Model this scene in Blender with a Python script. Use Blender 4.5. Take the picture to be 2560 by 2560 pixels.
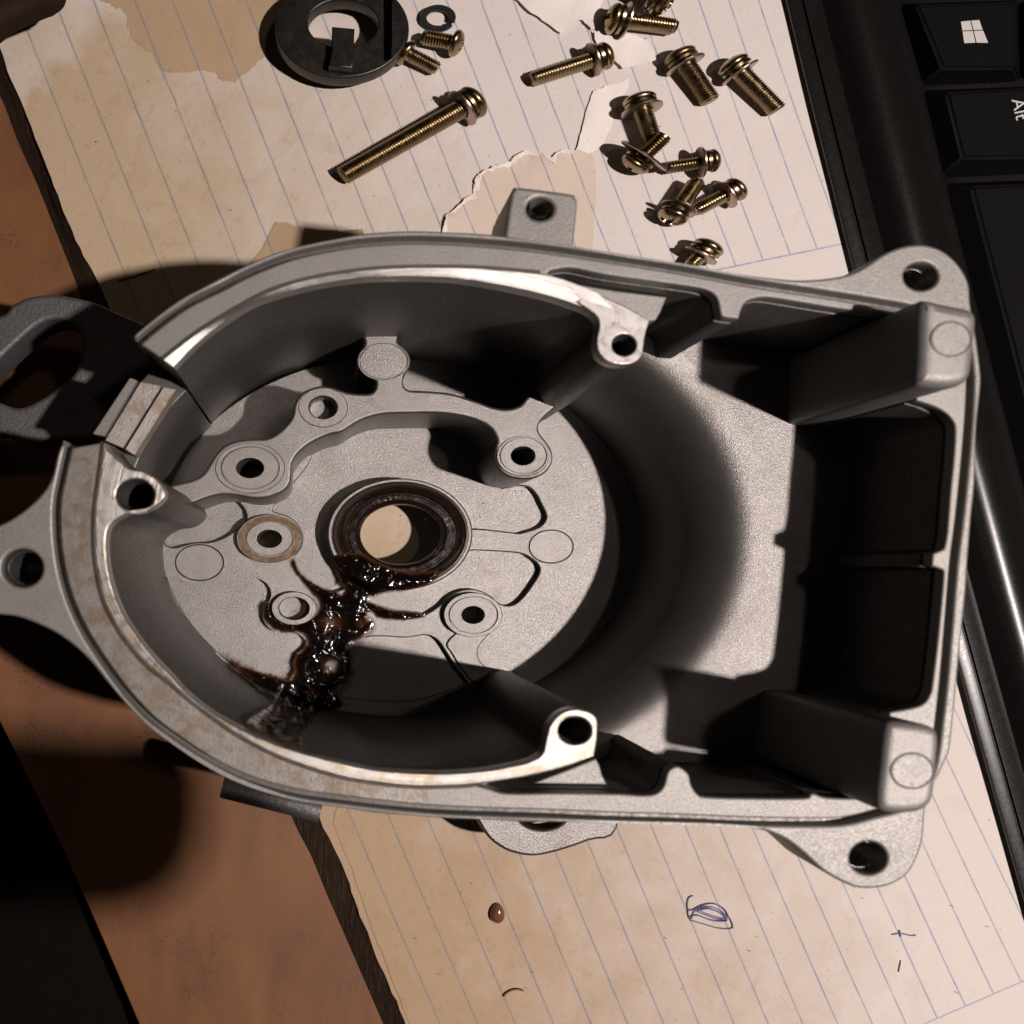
import bpy, bmesh, math, random
from mathutils import Vector, Matrix
from mathutils.geometry import delaunay_2d_cdt
from mathutils import noise as mnoise
random.seed(7)
R = math.radians
scene = bpy.context.scene
for o in list(bpy.data.objects): bpy.data.objects.remove(o)
COL = scene.collection

# ------------------------------------------------------------------ camera
CH = 25.6                       # camera height over the rim of the casting (rim = z 0), in cm
cam = bpy.data.cameras.new('camera'); camo = bpy.data.objects.new('camera', cam); COL.objects.link(camo)
cam.sensor_width = 36; cam.lens = 36; cam.shift_x = 505/2560; cam.shift_y = 144/2560
cam.clip_start = .5; cam.clip_end = 500
cam.dof.use_dof = True; cam.dof.focus_distance = 34.5; cam.dof.aperture_fstop = .036/.25
camo.location = (0, 0, CH)
scene.camera = camo

# ------------------------------------------------------------------ light
world = bpy.data.worlds.new('World'); scene.world = world; world.use_nodes = True
bg = world.node_tree.nodes['Background']; bg.inputs[0].default_value = (1, .80, .68, 1); bg.inputs[1].default_value = .008
def lamp(name, loc, power, radius, col):
    l = bpy.data.lights.new(name, 'POINT'); l.energy = power; l.shadow_soft_size = radius; l.color = col
    o = bpy.data.objects.new(name, l); COL.objects.link(o); o.location = loc
LAMP = Vector((49, -11.5, 84))
lamp('desk_lamp_light', LAMP, 520000, 1.5, (1, .885, .835))
lamp('second_bulb_light', (58, 20, 165), 38000, 4.0, (1, .80, .68))
scene.view_settings.view_transform = 'Standard'; scene.view_settings.look = 'None'
scene.view_settings.exposure = 0; scene.view_settings.gamma = 1
scene.cycles.max_bounces = 6

ZF, ZPL, ZR, ZP, ZC = -9.95, -4.8, -6.65, -11.5, -12.7   # casting floor, plateau, ridge, paper, cover
SQ = .75                                                    # the picture shows round things this much flatter in y

# ------------------------------------------------------------------ helpers
def W(p, z): k = (CH - z)/CH/100; return Vector(((p[0]-775)*k, -(p[1]-1424)*k))
TILE = dict(A=(0,0), B=(850,0), C=(1700,0), D=(0,850), E=(850,850), F=(1700,850), G=(0,1700), H=(850,1700), I=(1700,1700))
def T(t, *pts):
    if t == 'O': return [(600+x/3.864, 1400+y/3.864) for x, y in pts]
    if t == 'N': return [(x*1.32505, y*1.32505) for x, y in pts]
    if t == 'Z4': return [(x/3.45, 600+y/3.45) for x, y in pts]
    if t == 'Z5': return [(640+x/3.116, y/3.116) for x, y in pts]
    ox, oy = TILE[t]; return [(ox+x/2.24651, oy+y/2.24651) for x, y in pts]
def smooth(pts, closed=False, n=5):
    """Catmull-Rom; a point given twice is a corner"""
    out = []; m = len(pts)
    for i in range(m if closed else m-1):
        p1, p2 = pts[i], pts[(i+1) % m]
        if p1 == p2: continue
        p0 = pts[i-1] if (i > 0 or closed) else p1
        p3 = pts[(i+2) % m] if (i+2 < m or closed) else p2
        for s in range(n):
            t = s/n; t2, t3 = t*t, t*t*t
            out.append(tuple(.5*(2*b + (c-a)*t + (2*a-5*b+4*c-d)*t2 + (3*b-a-3*c+d)*t3) for a, b, c, d in zip(p0, p1, p2, p3)))
    if not closed: out.append(tuple(pts[-1]))
    return out
def resample(pts, N):
    L = [0]
    for a, b in zip(pts, pts[1:]): L.append(L[-1] + math.dist(a, b))
    out = []; j = 0
    for i in range(N):
        s = L[-1]*i/(N-1)
        while j < len(pts)-2 and L[j+1] < s: j += 1
        t = (s-L[j])/max(1e-9, L[j+1]-L[j]); out.append(tuple(a+(b-a)*t for a, b in zip(pts[j], pts[j+1])))
    return out
def offs(pts, d):
    """offset an open polyline to its left-hand side in picture coordinates (y down) by d"""
    out = []
    for i, p in enumerate(pts):
        a = pts[max(0, i-1)]; b = pts[min(len(pts)-1, i+1)]
        tx, ty = b[0]-a[0], b[1]-a[1]; l = math.hypot(tx, ty) or 1
        out.append((p[0]+ty/l*d, p[1]-tx/l*d))
    return out
def ell(c, rx, ry=None, n=48):
    ry = rx*SQ if ry is None else ry
    return [(c[0]+rx*math.cos(2*math.pi*i/n), c[1]+ry*math.sin(2*math.pi*i/n)) for i in range(n)]
def jag(pts, a, seed, closed=True, n=4):
    rnd = random.Random(seed); out = []
    m = len(pts)
    for i in range(m if closed else m-1):
        p, q = pts[i], pts[(i+1) % m]
        for s in range(n):
            t = s/n; out.append((p[0]+(q[0]-p[0])*t+rnd.gauss(0, a), p[1]+(q[1]-p[1])*t+rnd.gauss(0, a)))
    return out

def link(name, data, mat=None, parent=None, **props):
    o = bpy.data.objects.new(name, data); COL.objects.link(o)
    if mat is not None: data.materials.clear(); data.materials.append(mat)
    if parent is not None:
        o.parent = parent; r = parent; off = Vector(parent.location)
        while r.parent is not None: r = r.parent; off += r.location
        o.location = -off
    for k, v in props.items(): o[k] = v
    return o
def thing(name, label, cat, loc, group=None):
    o = bpy.data.objects.new(name, None); COL.objects.link(o); o.location = loc; o.empty_display_size = .3
    o['label'] = label; o['category'] = cat
    if group: o['group'] = group
    return o
def finish(me, ang=35):
    for p in me.polygons: p.use_smooth = True
    me.set_sharp_from_angle(angle=R(ang)); return me
def rebase(o, loc):
    loc = Vector(loc); o.data.transform(Matrix.Translation(-loc)); o.location = loc
def poly_mesh(loops, z0, z1, b=.05, res=2):
    """flat plate from closed xy loops (first = outline, others = holes), rounded edges"""
    cu = bpy.data.curves.new('c', 'CURVE'); cu.dimensions = '2D'; cu.fill_mode = 'BOTH'
    h = abs(z1-z0)/2; b = min(b, h*.9); cu.extrude = h-b; cu.bevel_depth = b; cu.bevel_resolution = res; cu.offset = -b
    for lp in loops:
        sp = cu.splines.new('POLY'); sp.points.add(len(lp)-1); sp.use_cyclic_u = True
        for q, p in zip(sp.points, lp): q.co = (p[0], p[1], 0, 1)
    ob = bpy.data.objects.new('t', cu); me = bpy.data.meshes.new_from_object(ob)
    bpy.data.objects.remove(ob); bpy.data.curves.remove(cu)
    me.transform(Matrix.Translation((0, 0, (z0+z1)/2)))
    return finish(me)
def plate(name, loops, z0, z1, mat, parent=None, b=.05, res=2, zt=None, **kw):
    """loops in picture pixels as seen at the height of the top z1 (or zt)"""
    zt = z1 if zt is None else zt
    me = poly_mesh([[W(p, zt) for p in lp] for lp in loops], z0, z1, b, res); me.name = name
    return link(name, me, mat, parent, **kw)
def mesh(verts, faces, ang=35):
    me = bpy.data.meshes.new('m'); me.from_pydata([tuple(v) for v in verts], [], faces)
    bm = bmesh.new(); bm.from_mesh(me); bmesh.ops.recalc_face_normals(bm, faces=bm.faces); bm.to_mesh(me); bm.free()
    return finish(me, ang)
def lathe_data(prof, n=48):
    """profile (radius, height) round +Z -> verts, faces"""
    V, F = [], []
    for r, z in prof:
        for i in range(n):
            a = 2*math.pi*i/n; V.append(Vector((r*math.cos(a), r*math.sin(a), z)))
    for j in range(len(prof)-1):
        for i in range(n):
            F.append((j*n+i, j*n+(i+1) % n, (j+1)*n+(i+1) % n, (j+1)*n+i))
    return V, F
def ring(name, c, z, prof, mat, parent, n=64, ratio=SQ, ang=35):
    """lathe, radii in picture pixels at height z, heights relative to z; c picture pixel"""
    k = (CH-z)/CH/100; C = W(c, z); V, F = lathe_data(prof, n)
    return link(name, mesh([(C.x+v.x*k, C.y+v.y*k*ratio, z+v.z) for v in V], F, ang), mat, parent)
def strip(name, pa, za, pb, zb, zbot, mat, parent, N=160):
    """band between two polylines with its own inner and outer height, closed below"""
    A = [W(p, za) for p in resample(pa, N)]; B = [W(p, zb) for p in resample(pb, N)]
    V = []; F = []
    for a, b in zip(A, B):
        m = (a+b)/2
        V += [(a.x, a.y, zbot), (a.x, a.y, za-.04), (a.x*.96+b.x*.04, a.y*.96+b.y*.04, za), (m.x, m.y, (za+zb)/2),
              (b.x*.96+a.x*.04, b.y*.96+a.y*.04, zb), (b.x, b.y, zb-.04), (b.x, b.y, zbot)]
    for i in range(N-1):
        for j in range(6):
            F.append((i*7+j, i*7+j+1, (i+1)*7+j+1, (i+1)*7+j))
    F.append(tuple(range(7))); F.append(tuple((N-1)*7+j for j in range(7)))
    return link(name, mesh(V, F, 30), mat, parent)
def inside(p, poly):
    x, y = p; c = False; j = len(poly)-1
    for i in range(len(poly)):
        xi, yi = poly[i]; xj, yj = poly[j]
        if (yi > y) != (yj > y) and x < (xj-xi)*(y-yi)/(yj-yi)+xi: c = not c
        j = i
    return c
def pdist(p, poly):
    d = 1e9
    for i in range(len(poly)):
        ax, ay = poly[i-1]; bx, by = poly[i]; dx, dy = bx-ax, by-ay; l = dx*dx+dy*dy
        t = 0 if l == 0 else max(0, min(1, ((p[0]-ax)*dx+(p[1]-ay)*dy)/l))
        d = min(d, math.hypot(p[0]-ax-dx*t, p[1]-ay-dy*t))
    return d
def cdt(poly, step, seed=1):
    """triangulated polygon with inner points, all in picture pixels -> verts, faces"""
    rnd = random.Random(seed); xs = [p[0] for p in poly]; ys = [p[1] for p in poly]
    pts = [Vector(p) for p in poly]; n = len(pts)
    y = min(ys)+step/2
    while y < max(ys):
        x = min(xs)+step/2
        while x < max(xs):
            q = (x+rnd.uniform(-.25, .25)*step, y+rnd.uniform(-.25, .25)*step)
            if inside(q, poly) and pdist(q, poly) > step*.35: pts.append(Vector(q))
            x += step
        y += step
    r = delaunay_2d_cdt(pts, [(i, (i+1) % n) for i in range(n)], [], 1, 1e-6)
    return [tuple(v) for v in r[0]], [tuple(f) for f in r[2]]

# ------------------------------------------------------------------ materials
def nd(nt, t, **kw):
    n = nt.nodes.new(t)
    for k, v in kw.items():
        if k.startswith('i_'): n.inputs[k[2:].replace('_', ' ')].default_value = v
        else: setattr(n, k, v)
    return n
def base(name):
    m = bpy.data.materials.new(name); m.use_nodes = True; nt = m.node_tree
    return m, nt, nt.nodes['Principled BSDF'], nd(nt, 'ShaderNodeNewGeometry').outputs['Position']
def noise(nt, pos, scale, detail=3, rough=.55, dist=0):
    n = nd(nt, 'ShaderNodeTexNoise', i_Scale=scale, i_Detail=detail, i_Roughness=rough, i_Distortion=dist); nt.links.new(pos, n.inputs['Vector']); return n.outputs['Fac']
def ramp(nt, fac, stops):
    n = nd(nt, 'ShaderNodeValToRGB'); e = n.color_ramp.elements
    while len(e) < len(stops): e.new(.5)
    for el, (p, c) in zip(e, stops): el.position = p; el.color = (*c, 1) if len(c) == 3 else c
    nt.links.new(fac, n.inputs[0]); return n.outputs[0]
def mixc(nt, fac, a, b, mode='MIX'):
    n = nd(nt, 'ShaderNodeMix', data_type='RGBA', blend_type=mode)
    for s, v in ((0, fac), (6, a), (7, b)):
        if isinstance(v, (int, float)): n.inputs[s].default_value = v
        elif isinstance(v, tuple): n.inputs[s].default_value = (*v, 1)
        else: nt.links.new(v, n.inputs[s])
    return n.outputs[2]
def math_(nt, op, a, b=None, c=None, clamp=False):
    n = nd(nt, 'ShaderNodeMath', operation=op, use_clamp=clamp)
    for s, v in ((0, a), (1, b), (2, c)):
        if v is None: continue
        if isinstance(v, (int, float)): n.inputs[s].default_value = v
        else: nt.links.new(v, n.inputs[s])
    return n.outputs[0]
def bump(nt, bs, h, strength, dist):
    n = nd(nt, 'ShaderNodeBump', i_Strength=strength, i_Distance=dist); nt.links.new(h, n.inputs['Height']); nt.links.new(n.outputs[0], bs.inputs['Normal'])
def attr(nt, name): return nd(nt, 'ShaderNodeAttribute', attribute_name=name).outputs['Fac']

def cast_metal(name, c0, c1, metallic=.75, rough=.52, bstr=.5, bscale=13, stain=None, spots=.0, grow=(.52, .66), sscale=1.1):
    m, nt, bs, pos = base(name)
    f = noise(nt, pos, bscale, 4, .6); big = noise(nt, pos, .9, 4, .6)
    col = mixc(nt, big, c0, c1)
    fine = ramp(nt, f, [(.3, (.72, .72, .72)), (.7, (1.12, 1.12, 1.12))])
    col = mixc(nt, 1.0, col, fine, 'MULTIPLY')
    if stain:
        s = ramp(nt, noise(nt, pos, sscale, 5, .6, .6), [(grow[0], (0, 0, 0)), (grow[1], (1, 1, 1))]); col = mixc(nt, math_(nt, 'MULTIPLY', s, .55), col, stain)
    if spots:
        s = ramp(nt, noise(nt, pos, 5.5, 3, .7), [(.66, (0, 0, 0)), (.72, (1, 1, 1))]); col = mixc(nt, math_(nt, 'MULTIPLY', s, spots), col, (.07, .055, .045))
    nt.links.new(col, bs.inputs['Base Color']); bs.inputs['Metallic'].default_value = metallic
    rr = ramp(nt, f, [(.3, (rough+.1,)*3), (.7, (rough-.08,)*3)]); nt.links.new(rr, bs.inputs['Roughness'])
    bump(nt, bs, f, bstr, .05)
    return m
M = {}
M['cast'] = cast_metal('cast_aluminium', (.165, .157, .151), (.25, .238, .229), .85, .38, .34, 32, stain=(.12, .095, .075), spots=.35, grow=(.58, .8), sscale=.7)
M['rough'] = cast_metal('rough_aluminium', (.225, .215, .204), (.31, .297, .282), .55, .52, .25, 24, spots=.6)
M['stained'] = cast_metal('oil_stained_aluminium', (.235, .222, .206), (.32, .302, .28), .5, .46, .25, 18, stain=(.16, .095, .035), spots=.6, grow=(.43, .62), sscale=2.2)
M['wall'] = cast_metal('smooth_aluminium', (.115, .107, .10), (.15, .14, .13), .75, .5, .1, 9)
M['dark_cast'] = cast_metal('grey_cast_metal', (.10, .098, .10), (.15, .148, .15), .6, .55, .5, 10, spots=.4)
def machined(name, stain=False):
    m, nt, bs, pos = base(name)
    sx = nd(nt, 'ShaderNodeSeparateXYZ'); nt.links.new(pos, sx.inputs[0])
    dx = math_(nt, 'SUBTRACT', sx.outputs[0], 3.13); dy = math_(nt, 'DIVIDE', math_(nt, 'SUBTRACT', sx.outputs[1], 1.18), SQ)
    r = math_(nt, 'SQRT', math_(nt, 'ADD', math_(nt, 'MULTIPLY', dx, dx), math_(nt, 'MULTIPLY', dy, dy)))
    w = nd(nt, 'ShaderNodeTexNoise', noise_dimensions='1D', i_Scale=26, i_Detail=3, i_Roughness=.7); nt.links.new(r, w.inputs['W'])
    g = noise(nt, pos, 3.2, 4, .65)
    col = mixc(nt, g, (.38, .365, .35), (.52, .50, .48))
    if stain:
        s = ramp(nt, noise(nt, pos, 1.6, 5, .65, .8), [(.46, (0, 0, 0)), (.62, (1, 1, 1))]); col = mixc(nt, math_(nt, 'MULTIPLY', s, .6), col, (.33, .24, .12))
    nt.links.new(col, bs.inputs['Base Color']); bs.inputs['Metallic'].default_value = .9
    nt.links.new(ramp(nt, g, [(.3, (.27,)*3), (.7, (.5,)*3)]), bs.inputs['Roughness'])
    h = math_(nt, 'ADD', w.outputs['Fac'], math_(nt, 'MULTIPLY', g, .5)); bump(nt, bs, h, .35, .03)
    return m
M['machined'] = machined('machined_aluminium'); M['machined_stained'] = machined('stained_machined_aluminium', True)
def metal(name, c0, c1, metallic, rough, scale=4, bstr=.05, spread=.08, spec=.5):
    m, nt, bs, pos = base(name); f = noise(nt, pos, scale, 4, .6)
    nt.links.new(mixc(nt, f, c0, c1), bs.inputs['Base Color']); bs.inputs['Metallic'].default_value = metallic
    nt.links.new(ramp(nt, f, [(.3, (rough-spread,)*3), (.7, (rough+spread,)*3)]), bs.inputs['Roughness']); bump(nt, bs, noise(nt, pos, scale*4, 3), bstr, .03); bs.inputs['Specular IOR Level'].default_value = spec
    return m
M['brass'] = metal('yellow_zinc', (.22, .165, .09), (.40, .305, .18), 1, .29, 3, .12)
M['brass_dull'] = metal('dull_yellow_zinc', (.14, .10, .05), (.34, .255, .14), 1, .34, 5, .2, .12)
M['brass_pale'] = metal('pale_zinc', (.26, .205, .12), (.46, .37, .24), 1, .27, 4, .12, .1)
M['steel'] = metal('pink_grey_steel', (.36, .27, .22), (.48, .38, .31), 1, .34, 4, .1)
M['blued'] = metal('oiled_dark_steel', (.03, .027, .024), (.055, .049, .043), .8, .4, 3, .12)
M['black_steel'] = metal('blackened_steel', (.02, .02, .021), (.035, .034, .034), .5, .4, 5, .1)
M['rubber'] = metal('oily_seal_rubber', (.008, .005, .004), (.022, .013, .010), .1, .2, 5, .22, .1)
M['brown_metal'] = metal('oil_browned_metal', (.11, .075, .05), (.20, .165, .135), .8, .36, 3, .25)
M['plastic'] = metal('black_plastic', (.008, .0078, .008), (.012, .0115, .0115), 0, .36, 14, .10, .05)
M['gloss_plastic'] = metal('glossy_black_plastic', (.005, .0045, .0045), (.008, .0075, .007), 0, .29, 10, .05, .04, .36)
M['key'] = metal('key_plastic', (.003, .0028, .003), (.005, .0048, .0048), 0, .6, 22, .3, .06, .06)
M['legend'] = metal('white_legend', (.46, .445, .43), (.56, .54, .525), 0, .5)
M['desk'] = metal('dark_desk', (.004, .0028, .0022), (.007, .005, .004), 0, .8, 1.2, .05, .08, .04)
M['dark_case'] = metal('dark_brown_plastic', (.018, .010, .008), (.03, .017, .013), 0, .7, 2, .05, .05, .05)
M['drop'] = metal('brown_resin', (.10, .035, .02), (.20, .085, .05), 0, .12, 3)
M['amber'] = metal('amber_stained_metal', (.15, .075, .025), (.33, .25, .18), .4, .26, 4, .2)
M['bore'] = metal('thread_cut_metal', (.20, .19, .18), (.30, .29, .28), .9, .3, 5, .05)
M['fibre'] = metal('brown_fibre', (.09, .045, .02), (.14, .07, .035), 0, .6)
M['ink'] = metal('blue_pen_ink', (.085, .085, .21), (.15, .15, .31), 0, .6)
M['dirt'] = metal('dark_speck', (.03, .02, .015), (.06, .04, .03), 0, .6)

def paper(name, c_clean, c_tan, bias, lines=True):
    m, nt, bs, pos = base(name)
    yel = attr(nt, 'yellow')
    n1 = noise(nt, pos, .55, 5, .6, .5); n2 = noise(nt, pos, 2.4, 5, .65); n3 = noise(nt, pos, 9, 3, .6)
    s = math_(nt, 'ADD', math_(nt, 'MULTIPLY', yel, 1.0), math_(nt, 'MULTIPLY', math_(nt, 'SUBTRACT', n1, .5), .85))
    s = math_(nt, 'ADD', s, bias, clamp=True)
    col = mixc(nt, s, c_clean, c_tan)
    blot = ramp(nt, n2, [(.56, (0, 0, 0)), (.74, (1, 1, 1))]); blot = math_(nt, 'MULTIPLY', math_(nt, 'MULTIPLY', blot, s), .4)
    col = mixc(nt, blot, col, (.25, .15, .075))
    speck = ramp(nt, noise(nt, pos, 7, 2, .5), [(.735, (0, 0, 0)), (.76, (1, 1, 1))]); col = mixc(nt, math_(nt, 'MULTIPLY', speck, .5), col, (.2, .11, .06))
    col = mixc(nt, math_(nt, 'MULTIPLY', n3, .14), col, (.45, .37, .3))
    if lines:
        u = attr(nt, 'u')
        d = math_(nt, 'ABSOLUTE', math_(nt, 'SUBTRACT', u, math_(nt, 'ROUND', u)))
        ln = math_(nt, 'SUBTRACT', 1, math_(nt, 'DIVIDE', d, .042), clamp=True)
        wav = ramp(nt, noise(nt, pos, 1.7, 4, .7), [(.25, (.35,)*3), (.65, (1,)*3)])
        ins = math_(nt, 'GREATER_THAN', attr(nt, 'm'), 0)
        md = math_(nt, 'SUBTRACT', 1, math_(nt, 'DIVIDE', math_(nt, 'ABSOLUTE', attr(nt, 'm')), 3.2), clamp=True)
        ln = math_(nt, 'MAXIMUM', math_(nt, 'MULTIPLY', ln, ins), md)
        ln = math_(nt, 'MULTIPLY', math_(nt, 'MULTIPLY', ln, wav), .95)
        lc = mixc(nt, s, (.13, .20, .38), (.15, .18, .21))
        col = mixc(nt, ln, col, lc)
    nt.links.new(col, bs.inputs['Base Color']); bs.inputs['Roughness'].default_value = .75; bs.inputs['Specular IOR Level'].default_value = .25
    bump(nt, bs, math_(nt, 'ADD', n1, math_(nt, 'MULTIPLY', n3, .12)), .25, .25)
    return m
M['page'] = paper('ruled_paper', (.64, .59, .56), (.45, .34, .23), 0)
M['page_low'] = paper('ruled_paper_yellowed', (.62, .56, .525), (.39, .275, .175), .18)
M['tan'] = paper('old_tan_paper', (.46, .34, .22), (.36, .25, .15), .2)
M['cream'] = paper('cream_torn_paper', (.62, .52, .45), (.55, .42, .32), 0)
M['white_tear'] = paper('white_torn_paper', (.78, .73, .69), (.70, .63, .57), 0, False)

def card(name):
    m, nt, bs, pos = base(name)
    mp = nd(nt, 'ShaderNodeMapping'); mp.inputs['Rotation'].default_value = (0, 0, R(21)); mp.inputs['Scale'].default_value = (1, .35, 1); nt.links.new(pos, mp.inputs[0])
    n1 = noise(nt, mp.outputs[0], .55, 5, .62, .3); n2 = noise(nt, pos, 7, 5, .75); n3 = noise(nt, pos, .5, 3)
    col = mixc(nt, n1, (.080, .031, .012), (.25, .103, .039))
    d = math_(nt, 'MULTIPLY', ramp(nt, n2, [(.50, (0, 0, 0)), (.62, (1, 1, 1))]), ramp(nt, n3, [(.52, (0, 0, 0)), (.66, (1, 1, 1))]))
    col = mixc(nt, math_(nt, 'MULTIPLY', d, .75), col, (.04, .026, .026))
    nt.links.new(col, bs.inputs['Base Color']); bs.inputs['Roughness'].default_value = .55; bump(nt, bs, n2, .1, .05)
    return m
M['card'] = card('brown_card')
def pageedge():
    m, nt, bs, pos = base('dirty_page_edges')
    mp = nd(nt, 'ShaderNodeMapping'); mp.inputs['Rotation'].default_value = (0, 0, R(21)); mp.inputs['Scale'].default_value = (7, .35, 1); nt.links.new(pos, mp.inputs[0])
    f = noise(nt, mp.outputs[0], 2.2, 5, .7); col = ramp(nt, f, [(.3, (.012, .007, .005)), (.55, (.05, .027, .014)), (.8, (.17, .11, .06))])
    nt.links.new(col, bs.inputs['Base Color']); bs.inputs['Roughness'].default_value = .8; bump(nt, bs, f, .6, .12)
    return m
M['edge'] = pageedge()
def oil():
    m, nt, bs, pos = base('dark_engine_oil')
    d = attr(nt, 'depth'); n = noise(nt, pos, 5, 4, .65, .4); n2 = noise(nt, pos, 11, 3, .6)
    a = math_(nt, 'ADD', d, math_(nt, 'MULTIPLY', math_(nt, 'SUBTRACT', n, .5), .8), clamp=True)
    col = ramp(nt, a, [(.0, (.10, .066, .044)), (.3, (.10, .042, .016)), (.5, (.04, .013, .005)), (.70, (.009, .004, .0025)), (1, (.003, .0018, .0015))])
    al = ramp(nt, a, [(.10, (0, 0, 0)), (.30, (.30,)*3), (.52, (.92,)*3), (.66, (1,)*3)])
    patch = ramp(nt, noise(nt, pos, 2.6, 3, .6), [(.5, (0, 0, 0)), (.66, (1, 1, 1))])
    nt.links.new(col, bs.inputs['Base Color']); nt.links.new(al, bs.inputs['Alpha']); bs.inputs['Roughness'].default_value = .07
    bs.inputs['Specular IOR Level'].default_value = .6
    bump(nt, bs, math_(nt, 'MULTIPLY', patch, math_(nt, 'ADD', math_(nt, 'MULTIPLY', n, .6), math_(nt, 'MULTIPLY', n2, .6))), .3, .10)
    return m
M['oil'] = oil()

# ================================================================== desk
def quad(name, pts, mat, parent=None, **kw): return link(name, mesh(pts, [tuple(range(len(pts)))]), mat, parent, **kw)
desk = quad('desk', [(-90, -90, -14.2), (90, -90, -14.2), (90, 90, -14.2), (-90, 90, -14.2)], M['desk'], kind='structure')

# ================================================================== notebook
book = thing('notebook', 'open worn ruled notebook with yellowed stained pages and brown cover under the metal casting', 'notebook', (*W((1200, 1500), ZC), ZC-.4))
X0 = [37-94, 37, 136, 231, 338, 430, 521, 614, 703, 790, 877, 955, 1032, 1115, 1202, 1283, 1360, 1442, 1519, 1595, 1671, 1747, 1822, 1896, 1970, 2044, 2118]   # ruled lines at the top edge
X1 = [1288+94*i if i < 0 else None for i in range(-3, 0)] + [1288, 1384, 1478, 1569, 1660, 1747, 1836, 1920, 2007, 2094, 2181, 2265, 2350, 2435, 2520, 2605, 2690, 2775, 2860, 2945, 3030, 3115, 3200, 3285]
X1 = [1006, 1100, 1194] + X1[3:]
def xline(i, y):
    t = y/2560; a, b = X0[i], X1[i]
    j = max(0, i-3)
    sl = .395 if j < 8 else max(.32, .395-.006*(j-8))
    q = (b-a) - sl*2560
    return a + sl*y + q*t*t
def ucoord(p):
    x, y = p; n = len(X0)
    if x <= xline(0, y): return (x-xline(0, y))/94
    for i in range(n-1):
        l, r = xline(i, y), xline(i+1, y)
        if x < r: return i+(x-l)/(r-l)
    return n-1+(x-xline(n-1, y))/80
def sheet(name, poly, mat, dz, mfun, yfun, step=60, parent=None, curl=None, amp=.05, **kw):
    V, F = cdt(poly, step)
    verts = []
    for p in V:
        z = ZP+dz
        w = W(p, z); z += amp*mnoise.noise(Vector((w.x*.25, w.y*.25, 3)))
        if curl: z += curl(p)
        w = W(p, z); verts.append((w.x, w.y, z))
    me = mesh(verts, F, 60)
    for nm, fn in (('u', ucoord), ('m', mfun), ('yellow', yfun)):
        a = me.attributes.new(nm, 'FLOAT', 'POINT')
        for i, p in enumerate(V): a.data[i].value = fn(p)
    return link(name, me, mat, parent or book, **kw)
def dens(pts, step):
    out = []
    for a, b in zip(pts, pts[1:]):
        n = max(1, int(math.dist(a, b)/step))
        out += [(a[0]+(b[0]-a[0])*i/n, a[1]+(b[1]-a[1])*i/n) for i in range(n)]
    return out+[pts[-1]]
def yel_up(p):
    return .3*max(0, 1-math.dist(p, (950, 1330))/250)+max(-.2, min(1.1, 1.04-(p[0]-.35*p[1]-150)/900)) - (.55 if p[0]+p[1] < 330 else 0)
def yel_low(p):
    return max(-.25, min(1.0, .95-(p[0]-.40*p[1]-50)/1150))
m_up = lambda p: ((668-(p[0]-1825)*.207) - p[1])
m_low = lambda p: ((2560-(p[0]-2310)*.432) - p[1])
up_left = [(-40, 20), (0, 120), (27, 196), (67, 289), (111, 400.6), (160, 534), (200, 623), (240, 694), (271.5, 761), (330, 900), (420, 1120), (520, 1380)]
low_left = [(560, 1450), (650, 1700), (720, 1870), (797, 2043), (850, 2150), (895, 2270), (940, 2390), (990, 2500), (1040, 2640)]
up_poly = jag(dens(up_left, 40), 1.2, 1, False, 2)+dens([(520, 1470), (2700, 1470), (2600, 560), (2250, -200)], 200)+dens([(2250, -200), (-120, -200), (-40, 20)], 150)[:-1]
sheet('page', up_poly, M['page'], .03, m_up, yel_up)
low_poly = jag(dens(low_left, 40), 1.5, 2, False, 2)+dens([(1040, 2640), (2800, 2640), (2900, 2000), (2750, 1380), (560, 1380)], 200)
sheet('page', low_poly, M['page_low'], 0, m_low, yel_low)
# stack of pages beneath, its dirty edge showing as a dark strip
def wpt(p, z): w = W(p, z); return (w.x, w.y, z)
e_top = up_left[:-1]+low_left
e_bot = [(-90, 60), (0, 240), (44.5, 356), (89, 454), (133.5, 565), (178, 677), (205, 750), (290, 960), (400, 1240), (560, 1620), (640, 1800), (726, 2038), (775, 2136), (815, 2234), (860, 2336), (907, 2445), (957, 2560), (1000, 2660)]
a = resample(smooth(e_top), 90); b = resample(smooth(e_bot), 90); V = []; F = []
NR = 9
for i in range(90):
    for j in range(NR):
        t = j/(NR-1); zz = ZP-.03 + (ZC+.01-ZP)*t
        px = (a[i][0]+(b[i][0]-a[i][0])*t, a[i][1]+(b[i][1]-a[i][1])*t)
        off = 2.2*mnoise.noise(Vector((i*.06, j*3.3, 0))) if 0 < j < NR-1 else 0
        V.append(wpt((px[0]+off, px[1]), zz))
for i in range(89):
    for j in range(NR-1): F.append((i*NR+j, i*NR+j+1, (i+1)*NR+j+1, (i+1)*NR+j))
link('page_block', mesh(V, F, 60), M['edge'], book)
plate('cover', [[(-900, -300), (3000, -300), (3000, 2900), (460, 2900), (347, 2560), (240, 2310), (150, 2110), (0, 1807), (-200, 1350), (-500, 700)]], ZC-.4, ZC, M['card'], book, .06)
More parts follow.
